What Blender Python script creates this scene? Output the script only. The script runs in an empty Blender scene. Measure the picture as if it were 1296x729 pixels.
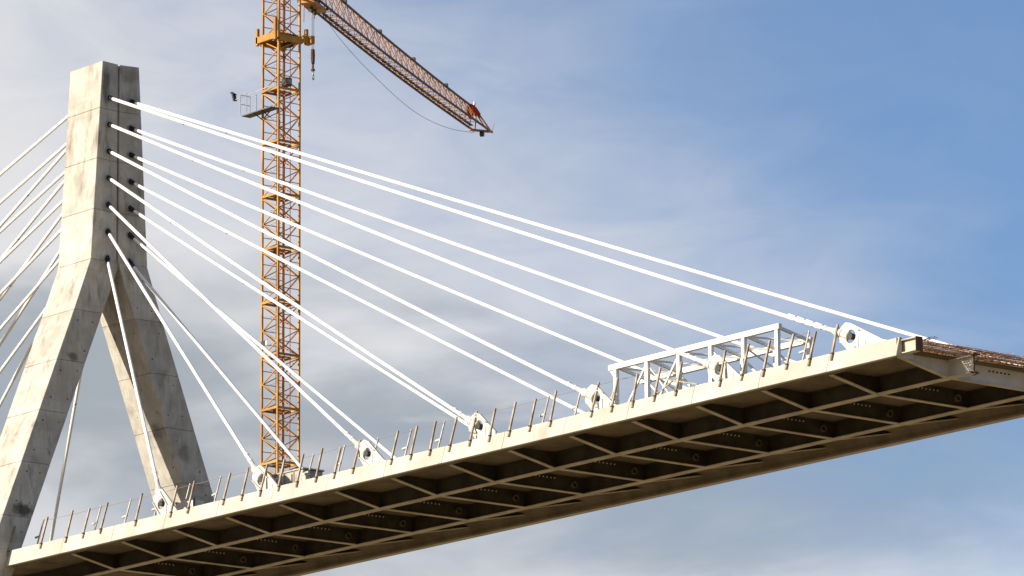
import bpy, bmesh, math, random
from mathutils import Vector, Matrix, noise
from mathutils.geometry import tessellate_polygon
random.seed(7)
sc = bpy.context.scene
C = sc.collection
rad = math.radians

# ------------------------------------------------------------------ camera
YAW, PITCH, ROLL = rad(-50.8952), rad(12.36462), rad(-0.3441)
CAM = Vector((215.842, -154.2337, -44.7196))
F = Vector((math.sin(YAW)*math.cos(PITCH), math.cos(YAW)*math.cos(PITCH), math.sin(PITCH)))
R0 = Vector((math.cos(YAW), -math.sin(YAW), 0)); U0 = R0.cross(F)
RV = R0*math.cos(ROLL) + U0*math.sin(ROLL); UV = -R0*math.sin(ROLL) + U0*math.cos(ROLL)
cd = bpy.data.cameras.new('camera'); cam = bpy.data.objects.new('camera', cd); C.objects.link(cam)
cd.sensor_width = 36; cd.lens = 7288.56*36/1296; cd.clip_start = 1; cd.clip_end = 20000
cam.matrix_world = Matrix(((RV.x, UV.x, -F.x, CAM.x), (RV.y, UV.y, -F.y, CAM.y), (RV.z, UV.z, -F.z, CAM.z), (0, 0, 0, 1)))
sc.camera = cam

# ------------------------------------------------------------------ light
SUN_AZ, SUN_EL = rad(16), rad(18.5)          # light travels towards +Y, a little towards +X
trav = Vector((math.sin(SUN_AZ)*math.cos(SUN_EL), math.cos(SUN_AZ)*math.cos(SUN_EL), -math.sin(SUN_EL)))
sd = bpy.data.lights.new('sun', 'SUN'); sd.energy = 5.0; sd.angle = rad(0.53); sd.color = (1.0, 0.925, 0.80)
sun = bpy.data.objects.new('sun', sd); C.objects.link(sun)
sun.rotation_euler = trav.to_track_quat('-Z', 'Y').to_euler()
vs = sc.view_settings; vs.view_transform = 'Standard'; vs.look = 'None'; vs.gamma = 1.0; vs.exposure = 0.6
vs.use_curve_mapping = False

w = bpy.data.worlds.new('World'); sc.world = w; w.use_nodes = True
nt = w.node_tree; N = nt.nodes; L = nt.links
for n in list(N): N.remove(n)
out = N.new('ShaderNodeOutputWorld'); bg = N.new('ShaderNodeBackground'); bg.inputs[1].default_value = 0.09
sky = N.new('ShaderNodeTexSky'); sky.sky_type = 'NISHITA'; sky.sun_disc = False
tos = -trav
sky.sun_elevation = SUN_EL; sky.sun_rotation = math.atan2(tos.x, tos.y)
sky.altitude = 900; sky.air_density = 1.0; sky.dust_density = 0.25; sky.ozone_density = 5.5
def wmath(op, a, b=None, c=None, clamp=False):
    n = N.new('ShaderNodeMath'); n.operation = op; n.use_clamp = clamp
    for i, v in enumerate((a, b, c)):
        if v is None: continue
        if isinstance(v, (int, float)): n.inputs[i].default_value = v
        else: L.new(v, n.inputs[i])
    return n.outputs[0]
tc = N.new('ShaderNodeTexCoord')
def vdot(vec):
    n = N.new('ShaderNodeVectorMath'); n.operation = 'DOT_PRODUCT'
    L.new(tc.outputs['Generated'], n.inputs[0]); n.inputs[1].default_value = vec
    return n.outputs['Value']
def wnoise(scale, detail, rough, mapscale, offs, rot=(0, 0, 0), dist=0.0):
    m = N.new('ShaderNodeMapping'); L.new(tc.outputs['Generated'], m.inputs[0])
    m.inputs['Scale'].default_value = mapscale; m.inputs['Location'].default_value = offs; m.inputs['Rotation'].default_value = rot
    n = N.new('ShaderNodeTexNoise'); L.new(m.outputs[0], n.inputs['Vector'])
    n.inputs['Scale'].default_value = scale; n.inputs['Detail'].default_value = detail
    n.inputs['Roughness'].default_value = rough; n.inputs['Distortion'].default_value = dist
    return n.outputs[0]
def wramp(v, a, b):
    n = N.new('ShaderNodeMapRange'); n.interpolation_type = 'SMOOTHSTEP'
    L.new(v, n.inputs[0]); n.inputs[1].default_value = a; n.inputs[2].default_value = b
    return n.outputs[0]
def wmix(f, a, b):
    n = N.new('ShaderNodeMix'); n.data_type = 'RGBA'
    if isinstance(f, (int, float)): n.inputs[0].default_value = f
    else: L.new(f, n.inputs[0])
    for i, v in ((6, a), (7, b)):
        if isinstance(v, tuple): n.inputs[i].default_value = v
        else: L.new(v, n.inputs[i])
    return n.outputs[2]
# a bank of thin high cloud over the western half of the sky, thicker towards the horizon, clearing eastwards
west = vdot((-0.631, -0.776, -1.25))
height = vdot((0, 0, 1))
bank = wramp(west, -0.43, -0.17)
veil = wnoise(10.0, 5, 0.55, (1, 1, 2.2), (3.1, 1.7, 0.4), (0.35, 0.3, 0), 0.5)
wisp = wnoise(30.0, 7, 0.6, (1, 1, 2.6), (0.6, 5.2, 2.3), (0.45, 0.2, 0), 0.7)
cover = wmath('MULTIPLY_ADD', bank, 0.92, wmath('MULTIPLY', wmath('SUBTRACT', veil, 0.5), 0.6))
cover = wmath('MULTIPLY_ADD', wmath('SUBTRACT', wisp, 0.5), wmath('MULTIPLY_ADD', bank, 0.42, 0.16), cover)
cover = wmath('MULTIPLY_ADD', wramp(cover, -0.05, 1.02), 0.88, 0.07)
body = wnoise(15.0, 5, 0.52, (1, 1, 3.0), (7.7, 2.9, 1.3), (0.3, 0.1, 0), 0.4)
body = wmath('MULTIPLY_ADD', wmath('ABSOLUTE', wmath('SUBTRACT', height, 0.190)), 11.0, wmath('SUBTRACT', body, 0.16))
shade = wramp(body, 0.30, 0.72)
cloudcol = wmix(shade, (2.95, 3.2, 3.45, 1), (5.95, 5.85, 5.85, 1))
puff = wramp(wnoise(22.0, 7, 0.6, (1, 1, 3.4), (1.4, 0.3, 6.1), (0.1, 0.15, 0), 0.5), 0.60, 0.78)
cloudcol = wmix(wmath('MULTIPLY', puff, 0.55), cloudcol, (6.2, 5.9, 5.6, 1))
cover = wmath('MAXIMUM', cover, wmath('MULTIPLY', puff, 0.35))
final = wmix(cover, sky.outputs[0], cloudcol)
L.new(final, bg.inputs[0]); L.new(bg.outputs[0], out.inputs[0])

# ------------------------------------------------------------------ materials
def mat(name, base, rough=0.7, metal=0.0, var=None, bump=0.0, bscale=8.0, streak=0.0, streakcol=None, speck=0.0, vscale=0.7, spec=0.3, board=0.0, tone=0.0, stains=()):
    m = bpy.data.materials.new(name); m.use_nodes = True
    t = m.node_tree; n = t.nodes; l = t.links; b = n['Principled BSDF']
    b.inputs['Roughness'].default_value = rough; b.inputs['Metallic'].default_value = metal
    b.inputs['Specular IOR Level'].default_value = spec
    geo = n.new('ShaderNodeNewGeometry')
    def nz(scale, detail, sc3=(1, 1, 1), rgh=0.55, off=(0, 0, 0)):
        mp = n.new('ShaderNodeMapping'); l.new(geo.outputs['Position'], mp.inputs[0])
        mp.inputs['Scale'].default_value = sc3; mp.inputs['Location'].default_value = off
        x = n.new('ShaderNodeTexNoise'); l.new(mp.outputs[0], x.inputs['Vector'])
        x.inputs['Scale'].default_value = scale; x.inputs['Detail'].default_value = detail; x.inputs['Roughness'].default_value = rgh
        return x.outputs[0]
    def rng(v, a, b_, lo=0., hi=1.):
        x = n.new('ShaderNodeMapRange'); l.new(v, x.inputs[0]); x.interpolation_type = 'SMOOTHSTEP'
        for i, q in enumerate((a, b_, lo, hi)): x.inputs[i+1].default_value = q
        return x.outputs[0]
    def mix(f, a, b_):
        x = n.new('ShaderNodeMix'); x.data_type = 'RGBA'; l.new(f, x.inputs[0])
        for i, v in ((6, a), (7, b_)):
            if isinstance(v, tuple): x.inputs[i].default_value = (*v[:3], 1)
            else: l.new(v, x.inputs[i])
        return x.outputs[2]
    col = None
    var = var or tuple(c*0.82 for c in base)
    col = mix(rng(nz(vscale, 6), 0.35, 0.68), base, var)
    if streak:
        sv = rng(nz(2.2, 6, (1, 1, 0.25), 0.68, (3, 1, 0)), 0.49, 0.74, 0, streak)
        col = mix(sv, col, streakcol or tuple(c*0.5 for c in base))
        sv2 = rng(nz(0.55, 4, (1, 1, 0.5), 0.6, (9, 4, 2)), 0.56, 0.75, 0, streak*0.8)
        col = mix(sv2, col, streakcol or tuple(c*0.5 for c in base))
    if board:
        bv = rng(nz(7.0, 2, (1, 1, 0.05), 0.5, (1, 7, 0)), 0.42, 0.60, 0, board)
        col = mix(bv, col, tuple(c*0.72 for c in base))
        hv = rng(nz(3.0, 4, (0.12, 0.12, 1.6), 0.6, (5, 2, 8)), 0.60, 0.72, 0, board)
        col = mix(hv, col, tuple(c*0.55 for c in base))
    if tone:
        oi = n.new('ShaderNodeObjectInfo'); x = n.new('ShaderNodeMix'); x.data_type = 'RGBA'; x.blend_type = 'MULTIPLY'
        x.inputs[0].default_value = 1.0; l.new(col, x.inputs[6])
        tv = rng(oi.outputs['Random'], 0.0, 1.0, 1.0-tone, 1.0); cc = n.new('ShaderNodeCombineColor')
        for i in range(3): l.new(tv, cc.inputs[i])
        l.new(cc.outputs[0], x.inputs[7]); col = x.outputs[2]
    for (cx, cy, cz), (rx, ry, rz), amt in stains:
        mp = n.new('ShaderNodeMapping'); l.new(geo.outputs['Position'], mp.inputs[0]); mp.vector_type = 'POINT'
        mp.inputs['Scale'].default_value = (1/rx, 1/ry, 1/rz); mp.inputs['Location'].default_value = (-cx/rx, -cy/ry, -cz/rz)
        ln = n.new('ShaderNodeVectorMath'); ln.operation = 'LENGTH'; l.new(mp.outputs[0], ln.inputs[0])
        ad = n.new('ShaderNodeMath'); ad.operation = 'MULTIPLY_ADD'; l.new(nz(2.6, 5), ad.inputs[0]); ad.inputs[1].default_value = 1.7; l.new(ln.outputs['Value'], ad.inputs[2])
        col = mix(rng(ad.outputs[0], 1.15, 2.0, amt, 0.0), col, (0.035, 0.03, 0.022))
    if speck:
        s2 = rng(nz(14, 3, (1, 1, 1), 0.7), 0.62, 0.75, 0, speck)
        col = mix(s2, col, tuple(c*0.45 for c in base))
    l.new(col, b.inputs['Base Color'])
    if bump:
        bp = n.new('ShaderNodeBump'); bp.inputs['Strength'].default_value = bump; bp.inputs['Distance'].default_value = 0.02
        l.new(nz(bscale, 5), bp.inputs['Height']); l.new(bp.outputs[0], b.inputs['Normal'])
    return m
M = {}
M['concrete'] = mat('pylon_concrete', (0.57, 0.53, 0.455), 0.85, var=(0.43, 0.39, 0.325), bump=0.35, bscale=6, streak=0.8, streakcol=(0.165, 0.14, 0.105), speck=0.6, vscale=1.1, board=0.38, tone=0.16,
    stains=(((-3.55, -5.25, 2.75), (.5, .75, .32), .85), ((-3.6, -.85, 23.9), (.4, .28, 1.1), .6), ((-3.6, .5, 24.6), (.4, .7, .5), .4), ((-3.55, -2.6, 10.4), (.4, .35, .3), .7), ((-3.55, 3.9, 6.4), (.4, .45, .5), .45), ((-3.55, -5.0, 6.9), (.4, .5, .25), .5), ((-4.4, 3.0, 7.6), (.5, .5, .6), .5)))
M['curb'] = mat('precast_concrete', (0.515, 0.485, 0.42), 0.8, var=(0.42, 0.39, 0.325), bump=0.2, bscale=9, streak=0.4, streakcol=(0.30, 0.255, 0.19), speck=0.35, vscale=0.6, board=0.16, tone=0.10)
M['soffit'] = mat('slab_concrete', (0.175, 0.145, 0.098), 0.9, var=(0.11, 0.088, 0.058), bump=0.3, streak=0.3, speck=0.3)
M['steel'] = mat('girder_paint', (0.50, 0.46, 0.38), 0.55, var=(0.36, 0.315, 0.24), bump=0.06, speck=0.2, vscale=1.3)
M['web_shade'] = mat('web_paint_shaded', (0.06, 0.05, 0.034), 0.7, var=(0.032, 0.026, 0.018), bump=0.1, speck=0.3, vscale=1.3)  # deck web colour with the shade inside the cells painted in
M['rust'] = mat('rusty_steel', (0.11, 0.06, 0.04), 0.9, var=(0.10, 0.045, 0.03), bump=0.5, bscale=20, vscale=6)
M['rebar'] = mat('rebar_rust', (0.52, 0.36, 0.23), 0.9, var=(0.27, 0.14, 0.075), bump=0.3, vscale=5)
M['white'] = mat('white_paint', (0.58, 0.555, 0.50), 0.45, var=(0.50, 0.465, 0.40), bump=0.05, speck=0.12, vscale=1.5)
M['framewhite'] = mat('frame_white_paint', (0.82, 0.80, 0.74), 0.45, var=(0.70, 0.66, 0.58), bump=0.05, speck=0.15, vscale=1.8)
M['platform'] = mat('platform_steel', (0.12, 0.12, 0.115), 0.6, var=(0.08, 0.08, 0.08))
M['cable'] = mat('cable_sheath', (0.84, 0.82, 0.78), 0.4, var=(0.78, 0.75, 0.70), bump=0.25, bscale=12, vscale=2.5)
M['black'] = mat('black_rubber', (0.018, 0.018, 0.02), 0.5)
M['darksteel'] = mat('dark_steel', (0.06, 0.055, 0.05), 0.45, 0.4)
M['pin'] = mat('oiled_pin_steel', (0.10, 0.09, 0.075), 0.3, 0.6)
M['boxgrey'] = mat('dusty_box_paint', (0.40, 0.37, 0.315), 0.7, var=(0.29, 0.26, 0.21), vscale=2.5, streak=0.4)
M['grey'] = mat('galvanised', (0.34, 0.34, 0.34), 0.5, 0.2, var=(0.24, 0.24, 0.25), vscale=3)
M['post'] = mat('weathered_post', (0.42, 0.345, 0.265), 0.9, var=(0.23, 0.17, 0.12), bump=0.5, bscale=14, vscale=2.3)
M['palepost'] = mat('pale_post', (0.55, 0.49, 0.40), 0.8, var=(0.38, 0.31, 0.23), bump=0.3, vscale=2.5)
M['wire'] = mat('wire', (0.22, 0.19, 0.16), 0.6)
M['yellow'] = mat('crane_paint', (0.50, 0.245, 0.036), 0.5, var=(0.31, 0.14, 0.026), bump=0.08, speck=0.5, vscale=0.9)
M['jib'] = mat('jib_paint', (0.52, 0.25, 0.08), 0.5, var=(0.26, 0.12, 0.05), bump=0.08, speck=0.4, vscale=0.8)
M['chord'] = mat('jib_chord_shaded', (0.17, 0.085, 0.035), 0.6, var=(0.09, 0.045, 0.02), speck=0.4, vscale=1.2)  # jib colour darkened for the shade on chords seen from below
M['red'] = mat('red_paint', (0.46, 0.04, 0.012), 0.9, var=(0.28, 0.025, 0.012), spec=0.05, vscale=1.5)
M['ladder'] = mat('ladder_paint', (0.62, 0.36, 0.24), 0.6)
M['lamp'] = mat('lamp_glass', (0.85, 0.62, 0.62), 0.3)
M['blue'] = mat('blue_tape', (0.12, 0.42, 0.72), 0.5)
M['ply'] = mat('plywood', (0.42, 0.31, 0.20), 0.85, var=(0.3, 0.21, 0.13), vscale=2)
M['ground'] = mat('dry_ground', (0.38, 0.27, 0.14), 0.95, var=(0.25, 0.185, 0.085), bump=0.4, bscale=1.5, vscale=0.02, speck=0.3)

# ------------------------------------------------------------------ mesh helpers
class MB:
    def __init__(s): s.v = []; s.f = []
    def add(s, vs, fs):
        o = len(s.v); s.v += [tuple(v) for v in vs]; s.f += [[o+i for i in f] for f in fs]; return s
    def box(s, x0, x1, y0, y1, z0, z1):
        return s.add([(x0,y0,z0),(x1,y0,z0),(x1,y1,z0),(x0,y1,z0),(x0,y0,z1),(x1,y0,z1),(x1,y1,z1),(x0,y1,z1)],
                     [(0,3,2,1),(4,5,6,7),(0,1,5,4),(1,2,6,5),(2,3,7,6),(3,0,4,7)])
    def bar(s, a, b, w_, h=None, up=(0, 0, 1)):
        a = Vector(a); b = Vector(b); d = (b-a).normalized(); u = Vector(up)
        if abs(d.dot(u)) > 0.98: u = Vector((0, 1, 0))
        sd_ = d.cross(u).normalized(); u = sd_.cross(d); h = h or w_
        q = [sd_*i*w_/2 + u*j*h/2 for i, j in ((-1,-1),(1,-1),(1,1),(-1,1))]
        return s.add([a+k for k in q] + [b+k for k in q], [(3,2,1,0),(4,5,6,7),(0,1,5,4),(1,2,6,5),(2,3,7,6),(3,0,4,7)])
    def tube(s, pts, rs, n=8, cap=True):
        pts = [Vector(p) for p in pts]
        if isinstance(rs, (int, float)): rs = [rs]*len(pts)
        vs_ = []; fs = []
        for i, p in enumerate(pts):
            d = (pts[min(i+1, len(pts)-1)] - pts[max(i-1, 0)]).normalized()
            u = Vector((0, 0, 1)) if abs(d.z) < 0.95 else Vector((1, 0, 0))
            a = d.cross(u).normalized(); b = a.cross(d)
            for k in range(n):
                t = 2*math.pi*k/n; vs_.append(p + a*math.cos(t)*rs[i] + b*math.sin(t)*rs[i])
        for i in range(len(pts)-1):
            for k in range(n):
                fs.append((i*n+k, i*n+(k+1) % n, (i+1)*n+(k+1) % n, (i+1)*n+k))
        if cap: fs += [tuple(range(n-1, -1, -1)), tuple(range((len(pts)-1)*n, len(pts)*n))]
        return s.add(vs_, fs)
    def prism(s, loops, fn, t0, t1):
        """loops of 2D points (outer, then holes); fn(u, v, t) -> 3D"""
        flat = [p for lp in loops for p in lp]; n = len(flat)
        tri = tessellate_polygon([[Vector((p[0], p[1], 0)) for p in lp] for lp in loops])
        vs_ = [fn(u, v, t0) for u, v in flat] + [fn(u, v, t1) for u, v in flat]
        fs = [tuple(t) for t in tri] + [tuple(i+n for i in reversed(t)) for t in tri]
        o = 0
        for lp in loops:
            k = len(lp)
            for i in range(k): fs.append((o+i, o+(i+1) % k, o+(i+1) % k+n, o+i+n))
            o += k
        return s.add(vs_, fs)
    def mesh(s, name, m, bevel=0.0, smooth=False):
        me = bpy.data.meshes.new(name); me.from_pydata(s.v, [], s.f); me.validate()
        bm = bmesh.new(); bm.from_mesh(me)
        bmesh.ops.recalc_face_normals(bm, faces=bm.faces)
        if bevel:
            ed = [e for e in bm.edges if len(e.link_faces) == 2 and e.calc_face_angle(0) > 0.3]
            bmesh.ops.bevel(bm, geom=ed, offset=bevel, segments=1, affect='EDGES', clamp_overlap=True)
        if smooth:
            for f in bm.faces: f.smooth = True
            for e in bm.edges:
                if len(e.link_faces) == 2 and e.calc_face_angle(0) > 0.7: e.smooth = False
        bm.to_mesh(me); bm.free()
        me.materials.append(M[m]); return me
    def build(s, name, m, parent=None, bevel=0.0, smooth=False):
        return place(name, s.mesh(name, m, bevel, smooth), parent)
def place(name, me, parent=None, loc=None):
    o = bpy.data.objects.new(name, me); C.objects.link(o)
    if parent is not None: o.parent = parent
    if loc is not None: o.location = loc
    return o
def tag(o, label, cat, group=None):
    o['label'] = label; o['category'] = cat
    if group: o['group'] = group
    return o
def thing(name, loc, label, cat, group=None):
    o = bpy.data.objects.new(name, None); C.objects.link(o); o.location = loc
    return tag(o, label, cat, group)
def circ(cx, cy, r, n=12): return [(cx+r*math.cos(2*math.pi*k/n), cy+r*math.sin(2*math.pi*k/n)) for k in range(n)]
def rel(parent):                                   # build in world coordinates, store relative to the thing's base
    return -Vector(parent.location)
def kid(mb, name, m, parent, base, bevel=0.0, smooth=False):
    b = Vector(base); mb.v = [tuple(Vector(v)-b) for v in mb.v]
    return mb.build(name, m, parent, bevel, smooth)

# ------------------------------------------------------------------ ground
GZ = -46.4
g = MB(); K = 40
for i in range(K+1):
    for j in range(K+1):
        x = (i/K-0.5)*9000; y = (j/K-0.5)*9000
        d = math.hypot(x, y); h = max(0, d-1500)*0.01*(0.6+noise.noise(Vector((x/900, y/900, 0))))
        g.v.append((x, y, GZ + h))
for i in range(K):
    for j in range(K):
        a = i*(K+1)+j; g.f.append([a, a+K+1, a+K+2, a+1])
gr = g.build('ground', 'ground'); gr['kind'] = 'structure'

# ------------------------------------------------------------------ bridge deck
XF, XB = -3.55, -6.25                      # faces of the pylon along the bridge
XC = (XF+XB)/2
XE = 57.17; XL = -66.0
WB, WT, HC = 6.28, 6.08, 0.745             # curb bottom half width, top half width, height
G = 2.45; ZG = -0.27; ZS = 0.43
base = Vector((0, 0, 0))
deck = thing('bridge_deck', (0, 0, 0), 'unfinished concrete bridge deck on a grid of pale steel girders, seen from below', 'bridge deck')
# slab with haunched edges (cross-section in Y,Z)
def slab_section(xa, xb, wide=True):
    if wide:
        half = [(0, ZS), (G+.45, ZS), (4.9, ZS-.005), (5.35, ZS-.03), (5.56, ZS-.10), (5.66, ZS-.24), (5.68, 0.012), (5.95, 0.010), (5.93, 0.50), (5.0, 0.52), (0, 0.60)]
    else:
        half = [(0, ZS), (3.6, ZS-.02), (4.7, ZS-.02), (4.7, 0.54), (0, 0.60)]
    lo = [p for p in half]; 
    pts = lo + [(-y, z) for y, z in reversed(lo[1:-1])]
    return MB().prism([pts], lambda u, v, t: (t, u, v), xa, xb)
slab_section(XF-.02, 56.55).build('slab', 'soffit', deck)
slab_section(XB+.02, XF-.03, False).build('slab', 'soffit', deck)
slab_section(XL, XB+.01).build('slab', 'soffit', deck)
# precast curb panels, both edges
def curb(xa, xb, s):
    pts = [(s*WB, 0), (s*WT, HC), (s*(WT-.12), HC+.004), (s*(WT-.14), 0.03), (s*(WB-.06), -0.012)]
    return MB().prism([pts], lambda u, v, t: (t, u, v), xa, xb)
xs = [XF+.02]; x = 0.9
while x < XE-2: xs.append(x); x += 4.02
xs.append(XE)
xl = [XL]; x = XL+4
while x < XB-2: xl.append(x); x += 4
xl.append(XB-.02)
for s in (-1, 1):
    for lst in (xs, xl):
        for a, b in zip(lst, lst[1:]):
            dz = random.uniform(-.004, .004)
            c = curb(a+.008, b-.008, s); c.v = [(p[0], p[1]+dz, p[2]+dz) for p in c.v]
            c.build('curb_panel', 'curb', deck, bevel=0.012)
# two long girders: webs painted darker for the shade in the cells, pale flanges and ends
def ibeam(a, b, y, z0, z1, bf=0.40, tf=0.035, tw=0.024):
    m = MB()
    m.box(a+.001, b-.001, y-tw/2, y+tw/2, z0+tf-.002, z1-tf+.002)
    m.box(a, b, y-bf/2+.02, y+bf/2-.02, z1-tf, z1)
    return m
for s in (-1, 1):
    gx = ibeam(XL, 56.08, s*G, ZG, ZS-.004).build('girder', 'web_shade', deck)
    MB().box(XL, 56.08, s*G-.2, s*G+.2, ZG, ZG+.035).build('bottom_flange', 'steel', gx)
    ge = ibeam(56.081, 57.45, s*G, ZG, ZS-.004).build('girder_end', 'white', deck)
    MB().box(56.081, 57.45, s*G-.2, s*G+.2, ZG, ZG+.035).build('bottom_flange', 'steel', ge)
    MB().box(57.452, 57.475, s*G-.03, s*G+.03, ZG-.01, ZS+.01).build('cut_edge', 'rust', ge)
    MB().box(57.40, 57.66, s*G-.21, s*G+.16, ZS+.002, ZS+.05).build('splice_plate', 'rust', ge)
    MB().tube([(57.46, s*G-.05, ZG-.03), (57.66, s*G-.05, ZG-.03)], [.085, .07], 8).build('lifting_lug', 'rust', ge)
    MB().box(57.452, 57.53, s*G-.2, s*G+.2, ZG-.01, ZG+.045).build('cut_edge', 'rust', ge)
# crossbeams between the girders and tapered brackets outside them
def crossbeam(x, end=False):
    m = MB()
    y0, y1 = -G+.205, G-.205
    m.box(x-.012, x+.012, -G+.013, G-.013, ZG+.028, ZS-.03)
    m.box(x-.12, x+.12, y0+.02, y1-.02, ZS-.03, ZS-.005)
    o = m.build('crossbeam', 'white' if end else 'web_shade', deck)
    MB().box(x-.13, x+.13, y0, y1, ZG-.001, ZG+.03).build('bottom_flange', 'steel', o)
    for i in range(6):
        y = -.35+.21*i
        MB().tube([(x+.013, y, .28), (x+.05, y, .28)], .038, 6).build('web_hole_dot', 'black' if end else 'white', o)  # discs for web holes: light through them painted white, end beam's black
    r = circ(0, 0, .15, 14); r2 = circ(0, 0, .11, 14)
    if not end: MB().prism([[(1.75+a, .10+b) for a, b in r], [(1.75+a, .10+b) for a, b in r2]], lambda u, v, t: (t, u, v), x+.013, x+.13).build('pipe_sleeve', 'soffit', o)
    return o
def bracket(x, s, end=False):
    zi, ye = ZG+.002, 5.64
    ze = zi + (ye-G)*0.195
    fn = lambda u, v, t: (t, s*u, v)
    m = MB()
    m.prism([[(G+.013, zi+.03), (ye+.06, ze+.03), (5.5, ZS-.07), (5.3, ZS-.02), (4.9, ZS+.002), (G+.013, ZS+.008)]], fn, x-.011, x+.011)
    o = m.build('bracket', 'white' if end else 'web_shade', deck)
    m = MB()
    m.prism([[(G+.005, zi-.001), (G+.2, zi), (ye+.03, ze-.012), (ye+.03, ze+.022), (G+.2, zi+.032), (G+.005, zi+.032)]], fn, x-.115, x+.115)
    m.build('bottom_flange', 'steel', o)
    return o
ks = list(range(-16, 15))
for k in ks:
    x = 4.0*k + (0.02 if k < 14 else 0.10)
    if XB-.3 < x < XF+.3: continue
    crossbeam(x, k == 14)
    for s in (-1, 1): bracket(x, s, k == 14)
# stub of the edge beam at the open end
for s in (-1, 1):
    m = MB(); y = s*5.86
    m.box(57.0, 58.0, y-.17, y+.17, .10, .135); m.box(57.0, 58.0, y-.17, y+.17, .60, .635); m.box(57.0, 57.99, y-.015, y+.015, .133, .602)
    o = m.build('edge_beam_stub', 'steel', deck)
    MB().box(58.002, 58.03, y-.18, y+.18, .08, .65).build('end_plate', 'rust', o)
    MB().box(57.02, 57.07, min(s*5.3, s*6.17), max(s*5.3, s*6.17), -.02, .72).build('edge_form_plate', 'steel', deck)
# rebar sticking out of the open end
m = MB()
for i in range(92):
    y = -4.95 + i*9.9/91 + random.uniform(-.03, .03)
    for z in (0.50, 0.72):
        ln = random.uniform(.35, 1.0); a = Vector((56.5, y, z)); b = a + Vector((ln*.55, random.uniform(-.05, .05), random.uniform(-.02, .04)))
        c_ = b + Vector((ln*.45, random.uniform(-.12, .12), random.uniform(-.07, .09)))
        m.tube([a, b, c_], .012, 4)
for z in (0.50, 0.53, 0.72, 0.745):
    for xx in (56.62, 56.74, 56.86, 56.98, 57.1, 57.22):
        pts = [Vector((xx+random.uniform(-.04, .04), yy, z+random.uniform(-.025, .03))) for yy in [-5.1+1.46*q for q in range(8)]]
        m.tube(pts, .014, 4)
for i in range(60):
    y = -4.9+9.8*i/59
    m.tube([(56.95, y, .45), (57.08, y+.03, .79), (56.9, y+.06, .8)], .01, 4)
rb = m.build('rebar', 'rebar', deck); rb['kind'] = 'stuff'; rb['label'] = 'rusty reinforcing bars bristling from the open deck end'
m = MB()
for i in range(7):
    a = Vector((57.0+random.uniform(0, .15), -4.75+random.uniform(-.15, .15), .77)); m.tube([a, a+Vector((.35+random.uniform(0, .25), random.uniform(-.05, .3), .06+random.uniform(0, .07)))], .01, 4)
o = m.build('tie_wire_bundle', 'darksteel', deck); o['kind'] = 'stuff'

SL = 0.378
def hw(z): return 1.07 + (25.05-z)*(1.65-1.07)/(25.05-15.26)
outer = lambda z: 2.58 + SL*(12.68-z)
inner = lambda z: 0.95 + SL*(12.68-z)
VD = 0.16                                                       # depth of the shallow V in the end faces
# cable anchor plates on the deck edges
PINX = [8.21, 15.73, 23.34, 31.02, 38.67, 46.34, 54.14]
PZ = 1.30
TOPZ = [23.30-1.308*i for i in range(7)]            # highest first; highest goes to the farthest anchor
ZAN = 0.63
def anchor(px, s, dirx, slope, long_=1.6):
    """plate in the XZ plane; dirx=+1 tail towards +X"""
    y = s*5.80
    rot = math.atan(slope)
    cx, sx = math.cos(rot), math.sin(rot)
    # outline around the pin in plate axes: a along the cable towards the deck, b normal to it (up)
    head = [(-.62, -.30), (-.70, -.08), (-.70, .22), (-.50, .46), (-.18, .50)]
    pts = [(a*cx + b*sx, -a*sx + b*cx) for a, b in head]
    tail = [(long_*.72, -.42), (long_*.95, -.58), (long_, -.75), (-.05, -.75), (-.28, -.44)]
    outl = [(px + dirx*u, PZ+v) for u, v in pts + tail]
    hole = [(px + dirx*(.29*math.cos(t)), PZ + .27*math.sin(t)) for t in [2*math.pi*k/16 for k in range(16)]]
    m = MB(); m.prism([outl, hole], lambda u, v, t: (u, t, v), y-.05, y+.05)
    pl = m.build('anchor_plate', 'white', deck, bevel=0.006)
    for b0 in (.34, -.33):
        m = MB(); a0, a1 = -.45, .45
        p0 = (px+dirx*(a0*cx+b0*sx), y-.10, PZ-a0*sx+b0*cx); p1 = (px+dirx*(a1*cx+b0*sx), y-.10, PZ-a1*sx+b0*cx)
        m.bar(p0, p1, .10, .03); m.build('stiffener', 'white', pl)
    MB().tube([(px, y-.10, PZ), (px, y+.10, PZ)], [.125, .125], 16).build('pin', 'pin', pl, smooth=True)
    MB().box(px+dirx*.42-.02, px+dirx*.42+.02, y-.085, y-.052, .76, 1.22).build('upright_rib', 'white', pl)
    MB().box(px+dirx*.85-.02, px+dirx*.85+.02, y-.08, y-.052, .76, 1.0).build('upright_rib', 'white', pl)
    return pl

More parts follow.
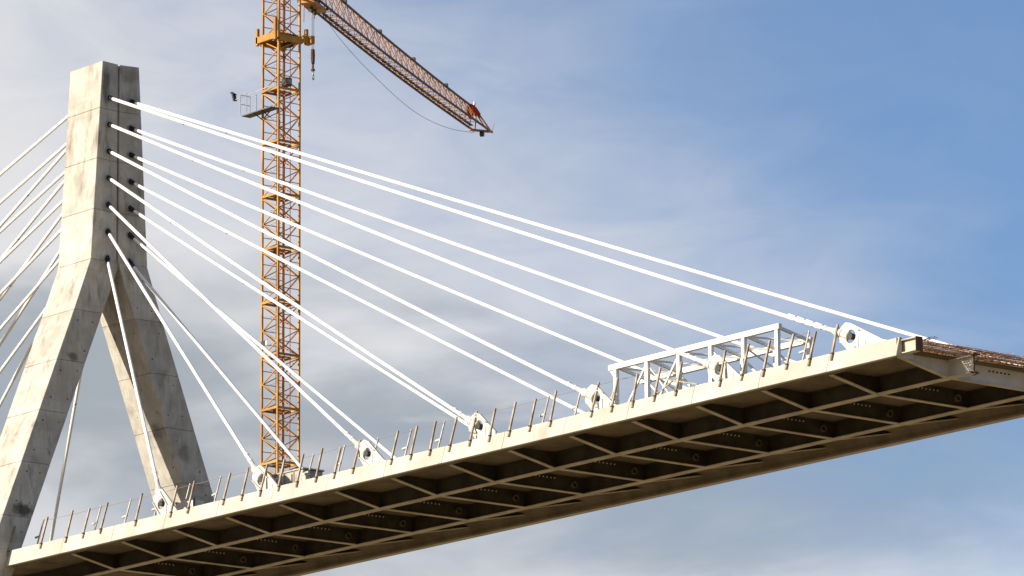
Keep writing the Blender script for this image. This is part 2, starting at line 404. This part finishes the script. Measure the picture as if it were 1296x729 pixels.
# ------------------------------------------------------------------ stay cables
ordn = ['highest', 'second-highest', 'third-highest', 'fourth-highest', 'fifth-highest', 'sixth-highest', 'lowest']
def cable(i, s, side):
    """i: 0 highest"""
    px = PINX[6-i]; zt = TOPZ[i]
    far = -0.75 if s > 0 else 0.0
    if side > 0:
        xt, xa, dirx = XF-.05, px+far, 1
    else:
        xt, xa, dirx = XB+.05, 2*XC-px+far*.5, -1
    xt -= dirx*(VD*(1-ZAN/hw(zt))-.05) ; T = Vector((xt, s*ZAN, zt)); B = Vector((xa, s*5.80, PZ))
    d = (B-T).normalized(); Lg = (B-T).length
    slope = (zt-PZ)/abs(xa-xt)
    anchor(xa, s, dirx, slope, 2.55 if i == 0 else 1.62)
    edge = 'the post-lined edge' if s < 0 else 'the crane-side edge'
    span = 'unfinished span' if side > 0 else 'finished span'
    c = thing('stay_cable', B, 'white stay cable from %s pylon socket to %s, %s' % (ordn[i], edge, span), 'cable', 'stay cables fanning from the pylon')
    m = MB(); n = 40; pts = []
    a0, a1 = 0.42, Lg-1.35
    for q in range(n+1):
        t = a0 + (a1-a0)*q/n; P = T + d*t
        P.z -= 4*(Lg*0.0016)*(t/Lg)*(1-t/Lg)
        pts.append(P)
    kid(m_tube(pts, .082, 10), 'sheath', 'cable', c, B, smooth=True)
    e = B-d*0
    m = MB(); m.tube([e-d*1.62, e-d*1.30, e-d*1.0, e-d*.97, e-d*.80, e-d*.78, e-d*.26, e-d*.16, e-d*.13], [.10, .105, .165, .20, .20, .18, .18, .16, .12], 16)
    so = kid(m, 'socket', 'white', c, B, smooth=True)
    m = MB()
    m.bar(e-d*.30, e+d*.02, .09, .16); kid(m, 'eye_bar', 'white', so, B, bevel=.02)
    m = MB(); m.tube([e-d*.60, e-d*.54], .19, 16); kid(m, 'socket_ring', 'grey', so, B, smooth=True)
    # sleeve joints near the deck end, one length of wrapped sheath on the longest cable
    for q, tt in enumerate((1.75, 2.3)) :
        m = MB(); m.tube([e-d*(tt+.07), e-d*(tt-.07)], .108, 10); kid(m, 'clamp_band', 'cable', c, B, smooth=True)
    if i == 0 and s < 0 and side > 0:
        for q in range(4):
            m = MB(); tt = 2.0+.62*q; m.tube([e-d*(tt+.5), e-d*(tt+.42), e-d*(tt+.05), e-d*tt], [.10, .128, .122, .10], 10); wr = kid(m, 'sleeve', 'cable', c, B, smooth=True)
            if q in (1, 2, 3): m = MB(); p_ = e-d*(tt+.25)+Vector((0, 0, .115)); m.bar(p_-d*.13, p_+d*.13, .1, .03); kid(m, 'tape_patch', 'blue', c, B)
    # tower end: dark guide tube with a pale rim
    o = MB(); o.tube([T-d*.1, T+d*.20], .125, 12); tu = kid(o, 'guide_tube', 'black', c, B, smooth=True)
    o = MB(); o.tube([T+d*.19, T+d*.42], [.11, .10], 12); kid(o, 'guide_collar', 'black', tu, B, smooth=True)
    o = MB(); nrm = Vector((dirx, 0, 0)); f0 = Vector((XF if side > 0 else XB, T.y, T.z)); f0.x = T.x; o.tube([f0-nrm*.06, f0+nrm*.06], .165, 14); kid(o, 'rim_plate', 'grey', tu, B, smooth=True)
    m = MB(); p_ = T+d*(7.5+1.3*(i % 3)); m.bar(p_-Vector((0, 0, .09)), p_-Vector((0, 0, .14)), .09); kid(m, 'vent_nipple', 'darksteel', c, B)
def m_tube(pts, r, n):
    m = MB(); m.tube(pts, r, n); return m
for side in (1, -1):
    for s in (-1, 1):
        for i in range(7): cable(i, s, side)

# ------------------------------------------------------------------ pylon
pyl = thing('bridge_pylon', (XC, 0, GZ), 'A-shaped concrete bridge pylon with two rows of cable sockets', 'pylon')
PB = Vector((XC, 0, GZ))
lev = [25.05, 22.72, 20.22, 17.72, 15.26]
jg = 0.006
def upper(z1, z0):
    m = MB(); a, b = hw(z1), hw(z0)
    def ring(h, z):
        gw = .05
        return [(XF, -h, z), (XF-VD, -gw, z), (XF-VD-.14, -gw, z), (XF-VD-.14, gw, z), (XF-VD, gw, z), (XF, h, z),
                (XB, h, z), (XB+VD, gw, z), (XB+VD+.14, gw, z), (XB+VD+.14, -gw, z), (XB+VD, -gw, z), (XB, -h, z)]
    r0 = ring(b, z0+jg); r1 = ring(a, z1-jg); n = 12
    m.add(r0+r1, [tuple(range(n)), tuple(range(2*n-1, n-1, -1))] + [(i, (i+1) % n, n+(i+1) % n, n+i) for i in range(n)])
    return m
for a, b in zip(lev, lev[1:]):
    kid(upper(a, b), 'concrete_lift', 'concrete', pyl, PB, bevel=0.018)
def leg(poly_fn, s, name='concrete_lift'):
    m = MB(); m.prism([poly_fn], lambda u, v, t: (t, s*u, v), XB, XF)
    return kid(m, name, 'concrete', pyl, PB, bevel=0.018)
zl = [12.68, 10.16, 7.62, 5.06, 2.42, -0.9]
for s in (-1, 1):
    leg([(0.004, 15.26-jg), (1.65, 15.26-jg), (outer(12.68), 12.68+jg), (inner(12.68), 12.68+jg), (.42, 14.02), (0.06, 15.0), (.004, 15.05)], s)
    for a, b in zip(zl, zl[1:]):
        leg([(inner(a), a-jg), (outer(a), a-jg), (outer(b), b+jg), (inner(b), b+jg)], s)
    zb = -0.9; o_, i_ = outer(zb), inner(zb); z = zb
    while z > GZ+1:
        z2 = max(z-4.0, GZ-1)
        leg([(i_, z-jg), (o_+.05, z-jg), (o_+.05, z2+jg), (i_, z2+jg)], s); z = z2
# thin formwork seams and tie holes, plus small fixings on the legs
rnd = random.Random(3)
def tie(x, y, z, n):
    m = MB(); P = Vector((x, y, z)); m.tube([P-n*.02, P+n*.004], rnd.uniform(.028, .05), 7); kid(m, 'tie_hole', 'darksteel', pyl, PB)
for s in (-1, 1):
    for a, b in zip([15.0]+zl, zl):
        for fr in (.2, .72):
            for fz in (.25, .8):
                if rnd.random() < .25: continue
                z = b+(a-b)*fz; y = inner(z)+(outer(z)-inner(z))*fr+rnd.uniform(-.06, .06)
                tie(XF, s*y, z+rnd.uniform(-.1, .1), Vector((1, 0, 0)))
    for a, b in zip(zl, zl[1:]):
        for fx in (.25, .6, .85):
            if rnd.random() < .35: continue
            z = b+(a-b)*rnd.choice((.3, .75)); nn = Vector((0, -1, -SL if s > 0 else SL)).normalized()
            if s > 0: tie(XB+(XF-XB)*fx, inner(z), z, nn)
for s in (-1, 1):
    m = MB(); m.prism([[(4.2, GZ-1), (9.6, GZ-1), (9.2, GZ+1.6), (4.6, GZ+1.6)]], lambda u, v, t: (t, s*u, v), XB-1.2, XF+1.2)
    kid(m, 'footing', 'concrete', pyl, PB)
# rear pier under the finished end
pr = MB(); pr.prism([[(-5, GZ-1), (5, GZ-1), (4.6, ZG-.9), (6, ZG-.2), (6, ZG-.012), (-6, ZG-.012), (-6, ZG-.2), (-4.6, ZG-.9)]], lambda u, v, t: (t, u, v), -65.5, -63.5)
tag(pr.build('bridge_pier', 'concrete', None, bevel=.05), 'concrete wall pier under the finished end of the deck', 'pier')

# ------------------------------------------------------------------ posts on the deck edge
nth = ['first', 'second', 'third', 'fourth', 'fifth', 'sixth', 'seventh']
def zone(x):
    k = sum(1 for q in PINX if q < x)
    if k == 0: return 'between pylon leg and first cable anchor'
    if k == 7: return 'beyond the last cable anchor'
    return 'between %s and %s cable anchors from pylon' % (nth[k-1], nth[k])
LEAN = (WB-WT)/HC
postx = [-3.5, -0.86, 1.18, 2.54, 3.92, 6.66, 9.37, 10.7, 13.35, 14.73, 16.09, 17.42, 18.76, 20.13, 21.44, 22.76, 25.43, 26.78, 28.1, 29.44, 30.8, 32.11,
         33.42, 34.77, 36.1, 38.75, 40.05, 41.37, 42.71, 44.05, 46.75, 48.05, 49.36, 50.72, 52.07, 53.38]
for i, x in enumerate(postx):
    z0 = 0.45+random.uniform(-.03, .06); z1 = z0+1.50+random.uniform(-.08, .06)
    yf = lambda z: -(WB-LEAN*z)-.055
    B = Vector((x, yf(z0), z0)); lx = random.uniform(-.03, .05); ly = random.uniform(-.03, .04)
    T = Vector((x+lx, yf(z1)+ly, z1))
    p = thing('guard_post', B, 'weathered leaning guard post on the curb '+zone(x), 'post', 'guard posts along the curb')
    m = MB(); d = (T-B); m.bar(B, B+d*.5, .085, .075, (0, 1, 0)); m.bar(B+d*.5, T, .082, .072, (0, 1, 0)); kid(m, 'shaft', 'post', p, B)
    m = MB(); cz = HC-.04; yc = yf(cz)
    m.box(x-.052, x+.052, yc-.048, yc+.05, cz-.03, cz+.03); kid(m, 'clamp', 'rust', p, B)
for a, b in (((43.0, -5.92, 1.40), (45.35, -6.12, .78)), ((44.1, -5.90, 1.42), (42.6, -6.05, .76))):
    B = Vector(b); p = MB(); p.bar(a, b, .05)
    o = kid(p, 'fallen_stake', 'post', None, B); o.location = B
    tag(o, 'loose timber stake fallen across the curb before the white frame', 'stake', 'fallen stakes')
# thin stanchions behind the curb and the wire along them
stx = [-3.04, 1.59, 3.97, 6.3, 8.56, 10.91, 15.64, 17.77, 20.03, 22.41, 24.74, 27.03, 34.04, 36.15, 38.4, 50.26]
tops = []
for i, x in enumerate(stx):
    Bp = Vector((x-.12, -4.95, .525)); T = Vector((x, -4.5, 2.30+random.uniform(-.03, .05)))
    p = thing('stanchion', Bp, 'thin pale stanchion behind the curb '+zone(x), 'post', 'stanchions behind the curb')
    kid(MB().bar(Bp, T, .06, .05, (0, 1, 0)), 'shaft', 'palepost', p, Bp)
    q = Bp.lerp(T, .56)
    m = MB(); m.tube([q+Vector((-.30, -.02, -.06)), q+Vector((.02, 0, -.02))], [.055, .05], 8); kid(m, 'clamp', 'white', p, Bp, smooth=True)
    m = MB(); m.box(Bp.x-.1, Bp.x+.1, Bp.y-.1, Bp.y+.1, .535, .575); kid(m, 'base_plate', 'grey', p, Bp)
    tops.append(Bp.lerp(T, .95))
pts = []
for a, b in zip(tops, tops[1:]):
    for q in range(5):
        t = q/5; P = a.lerp(b, t); P.z -= 4*.012*(b-a).length*t*(1-t)*.5; P.y -= .04; pts.append(P)
pts.append(tops[-1]+Vector((0, -.04, 0)))
tag(MB().tube(pts, .011, 5).build('safety_wire', 'wire'), 'thin sagging safety wire strung along the pale stanchions', 'wire')

# ------------------------------------------------------------------ white steel frame on the deck
FB = Vector((44, -4, .56))
fr = thing('steel_frame', FB, 'white open steel frame standing on the deck behind the curb', 'frame')
nx = [38.98, 40.96, 42.95, 44.92, 46.92, 48.93]
def fpt(i, far, z): return Vector((nx[i]-(.40 if far else 0), -2.95 if far else -5.0, z))
ZT = 2.55; ZF = 2.33
kid(MB().box(38.58, 49.1, -5.10, -4.90, ZT, ZT+.23), 'top_beam', 'framewhite', fr, FB, bevel=.012)
kid(MB().box(38.15, 48.7, -3.05, -2.85, ZF, ZF+.23), 'top_beam', 'framewhite', fr, FB, bevel=.012)
for i in range(6):
    kid(MB().box(nx[i]-.09, nx[i]+.09, -5.085, -4.915, .58, ZT-.002), 'upright', 'framewhite', fr, FB, bevel=.006)
    kid(MB().box(nx[i]-.49, nx[i]-.31, -3.035, -2.865, .58, ZF-.002), 'upright', 'framewhite', fr, FB, bevel=.006)
    a = fpt(i, 0, ZT+.10)+Vector((0, .1, 0)); b = fpt(i, 1, ZF+.12)-Vector((0, .1, 0))
    kid(MB().bar(a, b, .10, .12), 'cross_beam', 'framewhite', fr, FB)
    a = fpt(i, 0, ZT-.4)+Vector((0, .09, 0)); b = fpt(i, 1, ZF-.7)-Vector((0, .09, 0))
    if i in (1, 3, 4): kid(MB().bar(a, b, .06, .06), 'cross_tie', 'framewhite', fr, FB)
    if i < 5:
        kid(MB().bar(fpt(i, 1, ZF-.06)+Vector((.1, -.02, 0)), fpt(i+1, 1, .75)+Vector((-.1, -.02, 0)), .085), 'diagonal', 'framewhite', fr, FB)
        kid(MB().bar(fpt(i, 0, ZT+.05)+Vector((.1, .11, 0)), fpt(i+1, 1, ZF+.06)+Vector((-.1, -.11, 0)), .07), 'roof_brace', 'framewhite', fr, FB)
    if i in (1, 2): kid(MB().bar(fpt(i, 0, ZT-.06)+Vector((-.1, .05, 0)), fpt(i-1, 0, .72)+Vector((.45, .05, 0)), .075), 'diagonal', 'framewhite', fr, FB)
    if i in (1, 3): kid(MB().bar(fpt(i, 0, ZT-.25)+Vector((.1, .06, 0)), fpt(i+1, 0, .9)+Vector((-.6, .06, 0)), .05), 'tie_rod', 'framewhite', fr, FB)
kid(MB().box(38.5, 48.6, -3.0, -2.94, 1.62, 1.70), 'mid_rail', 'framewhite', fr, FB)
kid(MB().prism([[(38.62, 2.545), (38.88, 2.545), (38.88, 2.2)]], lambda u, v, t: (u, t, v), -5.03, -4.97), 'gusset', 'framewhite', fr, FB)
# a stored tool box and small cabinet, standing on the deck
TB = Vector((15.9, -4.2, .56))
tb = thing('site_box', TB, 'long low grey steel site box on the deck before the crane mast', 'box')
kid(MB().box(14.75, 17.25, -4.7, -3.6, .58, 1.66), 'body', 'boxgrey', tb, TB, bevel=.02)
kid(MB().box(14.70, 17.32, -4.75, -3.55, 1.67, 1.74), 'lid', 'boxgrey', tb, TB, bevel=.01)
kid(MB().box(17.26, 17.30, -4.5, -3.8, .7, 1.55), 'end_panel', 'boxgrey', tb, TB)
for xx in (15.2, 15.9, 16.6): kid(MB().box(xx-.03, xx+.03, -4.74, -4.703, .6, 1.64), 'rib', 'boxgrey', tb, TB)
DB = Vector((17.55, -4.75, .56))
dr = thing('white_drum', DB, 'small white drum stacked against the end of the grey site box', 'drum')
kid(MB().tube([(17.55, -4.75, .56), (17.55, -4.75, 1.32)], .16, 14), 'body', 'white', dr, DB, smooth=True)
kid(MB().tube([(17.55, -4.75, 1.325), (17.55, -4.75, 1.40), (17.55, -4.75, 1.44)], [.185, .185, .13], 14), 'lid', 'white', dr, DB, smooth=True)
WBX = Vector((8.6, -4.5, .56))
wb = thing('site_cabinet', WBX, 'low white cabinet with timber end by the far pylon leg', 'cabinet')
kid(MB().box(7.95, 9.2, -4.8, -4.2, .58, 1.45), 'body', 'white', wb, WBX, bevel=.01)
kid(MB().box(7.62, 7.94, -4.8, -4.3, .58, 1.52), 'timber_end', 'ply', wb, WBX)
kid(MB().box(9.21, 9.26, -4.82, -4.74, .58, 1.54), 'end_post', 'darksteel', wb, WBX)

# ------------------------------------------------------------------ tower crane
AX = Vector((-57.86, 50.15, GZ))
cr = thing('tower_crane', AX, 'orange-yellow lattice tower crane rising behind the bridge', 'crane')
HM = 0.80; SH = 3.31; Z0 = 19.25
lw = 0.112
leg_me = MB().box(-lw/2, lw/2, -lw/2, lw/2, 0, SH-.012).mesh('leg', 'yellow')
def brace_me(a, b, t=.062): return MB().bar(a, b, t, t).mesh('diagonal', 'yellow')
cor = [(-HM, -HM), (HM, -HM), (HM, HM), (-HM, HM)]
faces = [(0, 1), (1, 2), (2, 3), (3, 0)]
diag = []
for fi, (a, b) in enumerate(faces):
    A2 = Vector((*cor[a], 0)); B2 = Vector((*cor[b], 0)); e = (B2-A2).normalized()*.05
    seq = [(A2, 0.03), (B2, .25), (A2, .5), (B2, .75), (A2, .97)] if fi % 2 == 0 else [(B2, .03), (A2, .25), (B2, .5), (A2, .75), (B2, .97)]
    for q in range(4):
        (p0, t0), (p1, t1) = seq[q], seq[q+1]
        s0 = e if p0 is A2 else -e; s1 = e if p1 is A2 else -e
        diag.append((brace_me(p0+s0+Vector((0, 0, t0*SH)), p1+s1+Vector((0, 0, t1*SH)), .06), 'diagonal'))
    if fi in (1, 3):
        for t0 in (.25, .5, .75):
            diag.append((brace_me(A2+e+Vector((0, 0, t0*SH+.03)), B2-e+Vector((0, 0, t0*SH+.03)), .042), 'horizontal'))
def frame_mb():
    m = MB()
    for a, b in faces:
        A2 = Vector((*cor[a], .06)); B2 = Vector((*cor[b], .06)); e = (B2-A2).normalized()*(lw/2+.002)
        m.bar(A2+e, B2-e, .10, .13)
    return m
frame_me = frame_mb().mesh('mast_section', 'yellow')
plat = MB()
for k in range(5): plat.box(-HM+.1, -.05, -HM+.12+.28*k, -HM+.37+.28*k, .135, .16)
plat.bar((-.03, -HM+.1, .10), (-.03, HM-.1, .10), .06); plat.bar((-HM+.08, 0, .1), (HM-.08, 0, .1), .06)
plat_me = plat.mesh('platform', 'yellow')
lad = MB(); lx0, ly0 = -.42, .10
for sgn in (-1, 1): lad.bar((lx0+.17*sgn, ly0, .1), (lx0+.17*sgn, ly0, SH), .028)
for k in range(11): lad.bar((lx0-.17, ly0, .2+.29*k), (lx0+.17, ly0, .2+.29*k), .02)
for k in (3, 6, 9):
    zz = .29*k; ring = [(lx0+.33*math.cos(t), ly0-.02-.5*math.sin(t), zz) for t in [math.pi*q/6 for q in range(7)]]
    for a, b in zip(ring, ring[1:]): lad.bar(a, b, .018)
lad_me = lad.mesh('ladder', 'ladder')
nsec = 10
for i in range(-1, nsec-1):
    z = Z0 + SH*i - GZ
    sec = place('mast_section', frame_me, cr, (0, 0, z))
    for c_ in cor: place('leg', leg_me, sec, (c_[0], c_[1], 0.0))
    for me, nm in diag: place(nm, me, sec)
    place('platform', plat_me, sec); place('ladder', lad_me, sec)
# mast below what shows above the deck: one part
m = MB(); zt = Z0-SH-GZ; ns = 19; hs = (zt-.6)/ns
for c_ in cor: m.box(c_[0]-lw/2, c_[0]+lw/2, c_[1]-lw/2, c_[1]+lw/2, .6, zt-.01)
for k in range(ns):
    for fi, (a, b) in enumerate(faces):
        p0 = Vector((*cor[a], .6+hs*k)); p1 = Vector((*cor[b], .6+hs*k))
        m.bar(p0, p1, .09); m.bar(p0, p1+Vector((0, 0, hs/2)), .07); m.bar(p1+Vector((0, 0, hs/2)), p0+Vector((0, 0, hs)), .07)
m.build('lower_mast', 'yellow', cr)
MB().box(-2.6, 2.6, -2.6, 2.6, -.6, .6).build('foundation', 'concrete', cr, bevel=.05)
# hoses in the mast
MB().tube([(.35, .45, 40), (.37, .45, 70), (.33, .43, 95)], .025, 6).build('hose', 'red', cr)
MB().tube([(-.62, .62, 60), (-.62, .6, 95)], .03, 6).build('hose', 'red', cr)
# climbing collar
ZC = 45.55-GZ
co = MB(); H2 = HM+.16
for y in (-H2, H2): co.box(-H2-.25, H2+.12, y-.11, y+.11, 0, .42)
for x in (-H2, H2): co.box(x-.10, x+.10, -H2+.112, H2-.112, -.14, .20)
co = co.build('climbing_collar', 'yellow', cr, bevel=.015); co.location = (0, 0, ZC)
for (x, y, h) in ((-H2-.18, -H2-.02, .95), (H2-.1, -H2-.14, 1.25), (H2-.02, H2+.24, .85), (-H2-.1, H2+.05, .8)):
    MB().box(x-.11, x+.11, y-.09, y+.09, -.12, h).build('guide_shoe', 'yellow', co, bevel=.01)
MB().box(H2-.3, H2+.35, H2+.34, H2+.62, -.08, .42).build('guide_shoe', 'yellow', co, bevel=.01)
MB().box(.1, .55, .1, .5, -.28, -.02).build('hydraulic_pump', 'darksteel', co)
m = MB()
for k in range(6): m.box(-HM+.1, HM-.1, -HM+.1+.26*k, -HM+.33+.26*k, .44, .47)
m.build('deck_board', 'yellow', co)
# service platform with railing and lamp arm on the sunlit side of the mast
ZP = 41.05-GZ
pf = MB().box(-HM-1.15, HM+.2, -HM-.78, -HM-.12, 0, .07).build('service_platform', 'platform', cr); pf.location = (0, 0, ZP)
m = MB()
for x in (-HM-1.1, -HM-.45):
    for y in (-HM-.9, -HM-.17): m.bar((x, y, .1), (x, y, 1.35), .035)
for z in (.75, 1.33):
    m.bar((-HM-1.1, -HM-.9, z), (-HM-1.1, -HM-.17, z), .03); m.bar((-HM-1.1, -HM-.9, z), (-HM-.45, -HM-.9, z), .03); m.bar((-HM-1.1, -HM-.17, z), (-HM-.45, -HM-.17, z), .03)
m.bar((-HM-1.1, -HM-.5, 1.33), (HM-.1, -HM-.2, 1.62), .035)
m.build('railing', 'grey', pf)
m = MB(); m.bar((-HM-1.1, -HM-.5, 1.36), (-HM-2.25, -HM-.5, 1.30), .04); m.build('lamp_arm', 'grey', pf)
m = MB(); m.bar((-HM-2.2, -HM-.5, 1.25), (-HM-2.36, -HM-.5, 1.72), .24, .12); m.build('floodlight', 'darksteel', pf)
m = MB(); m.bar((-HM-2.44, -HM-.66, 1.82), (-HM-2.36, -HM-.3, 1.66), .3, .03); m.build('lamp_visor', 'grey', pf)
for x in (-.7, .1): MB().bar((x, -HM-.8, -.002), (x, -HM-.1, -.35), .05).build('support_arm', 'darksteel', pf)
sb = MB().box(.28, .78, -.2, .25, 42.72-GZ, 43.2-GZ).build('switch_box', 'darksteel', cr, bevel=.02)
MB().box(.782, .80, -.12, .17, 42.8-GZ, 43.1-GZ).build('lamp_glass', 'grey', sb)
nb_ = MB().box(-HM+.02, -HM+.68, -HM-.09, -HM-.07, 26.55-GZ, 26.9-GZ).build('notice_board', 'darksteel', cr)
MB().box(-HM+.45, -HM+.66, -HM-.093, -HM-.091, 26.58-GZ, 26.87-GZ).build('notice_panel', 'white', nb_)
# slewing ring and tower head above the top of the mast
ZJ = 49.8-GZ
zt = Z0+SH*(nsec-1)-GZ
MB().tube([(0, 0, zt), (0, 0, zt+.35)], 1.05, 20).build('slewing_ring', 'yellow', cr, smooth=True)
JD = Vector((-0.5595, 0.8288, 0)); JN = Vector((JD.y, -JD.x, 0))
MB().bar(Vector((0, 0, zt+.35)), Vector((0, 0, ZJ+2.2)), 1.25, 1.25).build('turntable', 'yellow', cr, bevel=.05)
# jib in sections
JW = 0.53; TIP = 41.5
def jh(t): return 1.85 - 0.68*(t/TIP)
def jp(t, n_, z): return JD*t + JN*n_ + Vector((0, 0, ZJ+z-(.0266*t*(1-t/TIP) if 0 < t < TIP else 0)))
nj = 11; t0j = 1.2; js = (40.2-t0j)/nj
for i in range(nj):
    a, b = t0j+js*i, t0j+js*(i+1)
    sec = MB().bar(jp(a, 0, jh(a)), jp(min(b, 38.9)-.006, 0, jh(min(b, 38.9))), .115).build('jib_section', 'chord', cr)
    for q in (-1, 1): MB().bar(jp(a, q*JW, 0), jp(b-.006, q*JW, 0), .10, .12).build('bottom_chord', 'chord', sec)
    nb = 3
    for k in range(nb):
        u0 = a+(b-a)*k/nb; u1 = a+(b-a)*(k+1)/nb; um = (u0+u1)/2
        if um > 39.0: continue
        for q in (-1, 1):
            MB().bar(jp(u0, q*JW, .05), jp(um, 0, jh(um)-.04), .042).build('lacing_bar', 'jib', sec)
            MB().bar(jp(um, 0, jh(um)-.04), jp(u1, q*JW, .05), .042).build('lacing_bar', 'jib', sec)
        MB().bar(jp(u0, -JW+.06, 0), jp(u0, JW-.06, 0), .06).build('cross_bar', 'jib', sec)
        MB().bar(jp(u0, (-JW+.06), 0), jp(u1, (JW-.06), 0), .03).build('plan_brace', 'jib', sec)
    MB().bar(jp(a, -.30, .09), jp(b-.03, -.30, .09), .24, .025).build('walkway', 'darksteel', sec)
    if i % 2 == 1:
        P = jp(a+.4, 0, jh(a)+.12); MB().bar(P-JD*.12, P+JD*.12, .2, .2).build('pendant_lug', 'darksteel', sec)
# jib nose
m = MB()
m.bar(jp(40.2, -JW, 0), jp(41.4, -JW, 0), .12); m.bar(jp(40.2, JW, 0), jp(42.2, JW, 0), .12)
m.bar(jp(41.3, -JW+.05, .02), jp(42.1, JW+.02, .02), .14); m.bar(jp(40.4, -JW, -.12), jp(41.5, JW, -.12), .3, .1)
m.bar(jp(38.9, 0, jh(38.9)), jp(40.3, 0, jh(38.9)-.05), .1)
for q in (-1, 1): m.bar(jp(40.3, 0, jh(39)-.08), jp(41.6, q*JW, .05), .08); m.bar(jp(39.6, 0, jh(39)-.08), jp(40.2, q*JW, .05), .07)
nose = m.build('jib_nose', 'jib', cr)
m = MB(); m.tube([jp(41.2, .1, -.30)-JN*.12, jp(41.2, .1, -.30)+JN*.12], .2, 12); m.build('sheave', 'darksteel', nose)
def fn(u, v, t): return jp(u, t, v)
for q in (-1, 1):
    MB().prism([[(38.7, .40), (38.75, 1.3), (39.9, 1.26), (40.5, .95), (39.85, .5), (39.3, .62)]], lambda u, v, t: jp(u, q*(.09+.42*(1.3-v)/1.3) + t, v), -.03, .03).build('warning_panel', 'red', nose)
P = jp(39.8, 0, 1.22); lm = MB().tube([P, P+Vector((0, 0, .22))], .06, 8).build('beacon', 'darksteel', nose)
MB().tube([P+Vector((0, 0, .22)), P+Vector((0, 0, .36)), P+Vector((0, 0, .46))], [.085, .085, .04], 10).build('beacon_lens', 'lamp', lm, smooth=True)
P = jp(42.1, JW, .05); MB().bar(P, P+Vector((.15, .1, .55)), .04).build('wind_vane', 'jib', nose)
# trolley, ropes and hook block close to the mast
TT = 6.06
m = MB(); m.bar(jp(TT-1.3, 0, -.24), jp(TT+1.1, 0, -.24), .95, .22); m.bar(jp(TT-1.5, 0, .12), jp(TT+.3, 0, .12), .7, .4)
tr = m.build('trolley', 'jib', cr)
for dt in (-1.1, 1.0):
    for q in (-1, 1): m = MB(); P = jp(TT+dt, q*(JW+.06), -.13); m.tube([P-JN*.06, P+JN*.06], .12, 10); m.build('wheel', 'darksteel', tr)
for dt, ln in ((-1.7, 1.0), (-1.0, 1.35), (.55, .75), (1.05, .6)): MB().bar(jp(TT+dt, -.3, -.12), jp(TT+dt, -.3, -.12-ln), .05).build('bumper_rod', 'jib', tr)
for dt in (-.35, .25): MB().bar(jp(TT+dt, 0, -.36), jp(TT+dt, 0, -.72), .13, .18).build('rope_sheave', 'darksteel', tr)
for q in (-.15, .15): MB().tube([jp(TT+q*1.1-.1, 0, -.6), jp(TT+q-.1, 0, -3.1)], .018, 5).build('hoist_rope', 'darksteel', cr)
hk = MB(); P = jp(TT-.1, 0, 0); hk.prism([[(-.20, -3.05), (.18, -3.0), (.22, -3.4), (.16, -3.92), (.02, -4.02), (-.16, -3.9), (-.22, -3.4)]], lambda u, v, t: jp(TT-.1+u, t, v), -.07, .07)
hk = hk.build('hook_block', 'rust', cr, bevel=.02)
MB().bar(jp(TT-.1, -.085, -3.2), jp(TT-.1, -.085, -3.72), .02, .14).build('side_plate', 'yellow', hk)
m = MB(); m.tube([jp(TT-.1, 0, -4.0), jp(TT-.1, 0, -4.32)], .07, 8); m.tube([jp(TT-.1, 0, -4.3), jp(TT-.1, 0, -4.42)], .13, 10); m.build('swivel', 'rust', hk)
m = MB(); arc = [jp(TT-.1, 0, -4.4)] + [jp(TT-.1+.16*math.sin(t), 0, -4.78+.16*math.cos(t)) for t in [.3+.62*q for q in range(8)]]
m.tube(arc, [.05]*6+[.045, .035, .02], 8); m.build('hook', 'grey', hk)
MB().tube([jp(TT-.08, 0, -4.9), jp(TT-.06, 0, -5.0)], .07, 8).build('hook_tip', 'grey', hk)
# slack power line under the jib
sag = [(8.2, .12), (9.7, -0.20), (12.3, -0.74), (16.1, -1.24), (20.0, -1.56), (24.0, -1.81), (28.1, -1.87), (32.3, -1.60), (36.5, -1.07), (40.4, -0.34), (41.2, -.2)]
sp = []
for q in range(len(sag)-1):
    p0, p1, p2, p3 = sag[max(q-1, 0)], sag[q], sag[q+1], sag[min(q+2, len(sag)-1)]
    for e in range(5):
        t = e/5; sp.append(tuple(.5*(2*p1[c]+(p2[c]-p0[c])*t+(2*p0[c]-5*p1[c]+4*p2[c]-p3[c])*t*t+(3*p1[c]-p0[c]-3*p2[c]+p3[c])*t**3) for c in (0, 1)))
sp.append(sag[-1])
m = MB(); m.tube([jp(t, -.45, z+.0266*t*(1-t/TIP)) for t, z in sp], .015, 5); m.build('slack_line', 'darksteel', cr)
# counter-jib with weights and tie bars, above and behind the mast
m = MB(); 
for q in (-1, 1): m.bar(jp(-12, q*.7, .0), jp(-.8, q*.7, 0), .2, .25)
for k in range(9): m.bar(jp(-1-1.3*k, -.7, 0), jp(-1-1.3*k, .7, 0), .08)
cj = m.build('counter_jib', 'yellow', cr)
for k in range(4): MB().bar(jp(-11.6+.55*k, 0, .3), jp(-11.1+.55*k, 0, .3), 1.1, 2.2).build('counterweight', 'concrete', cj)
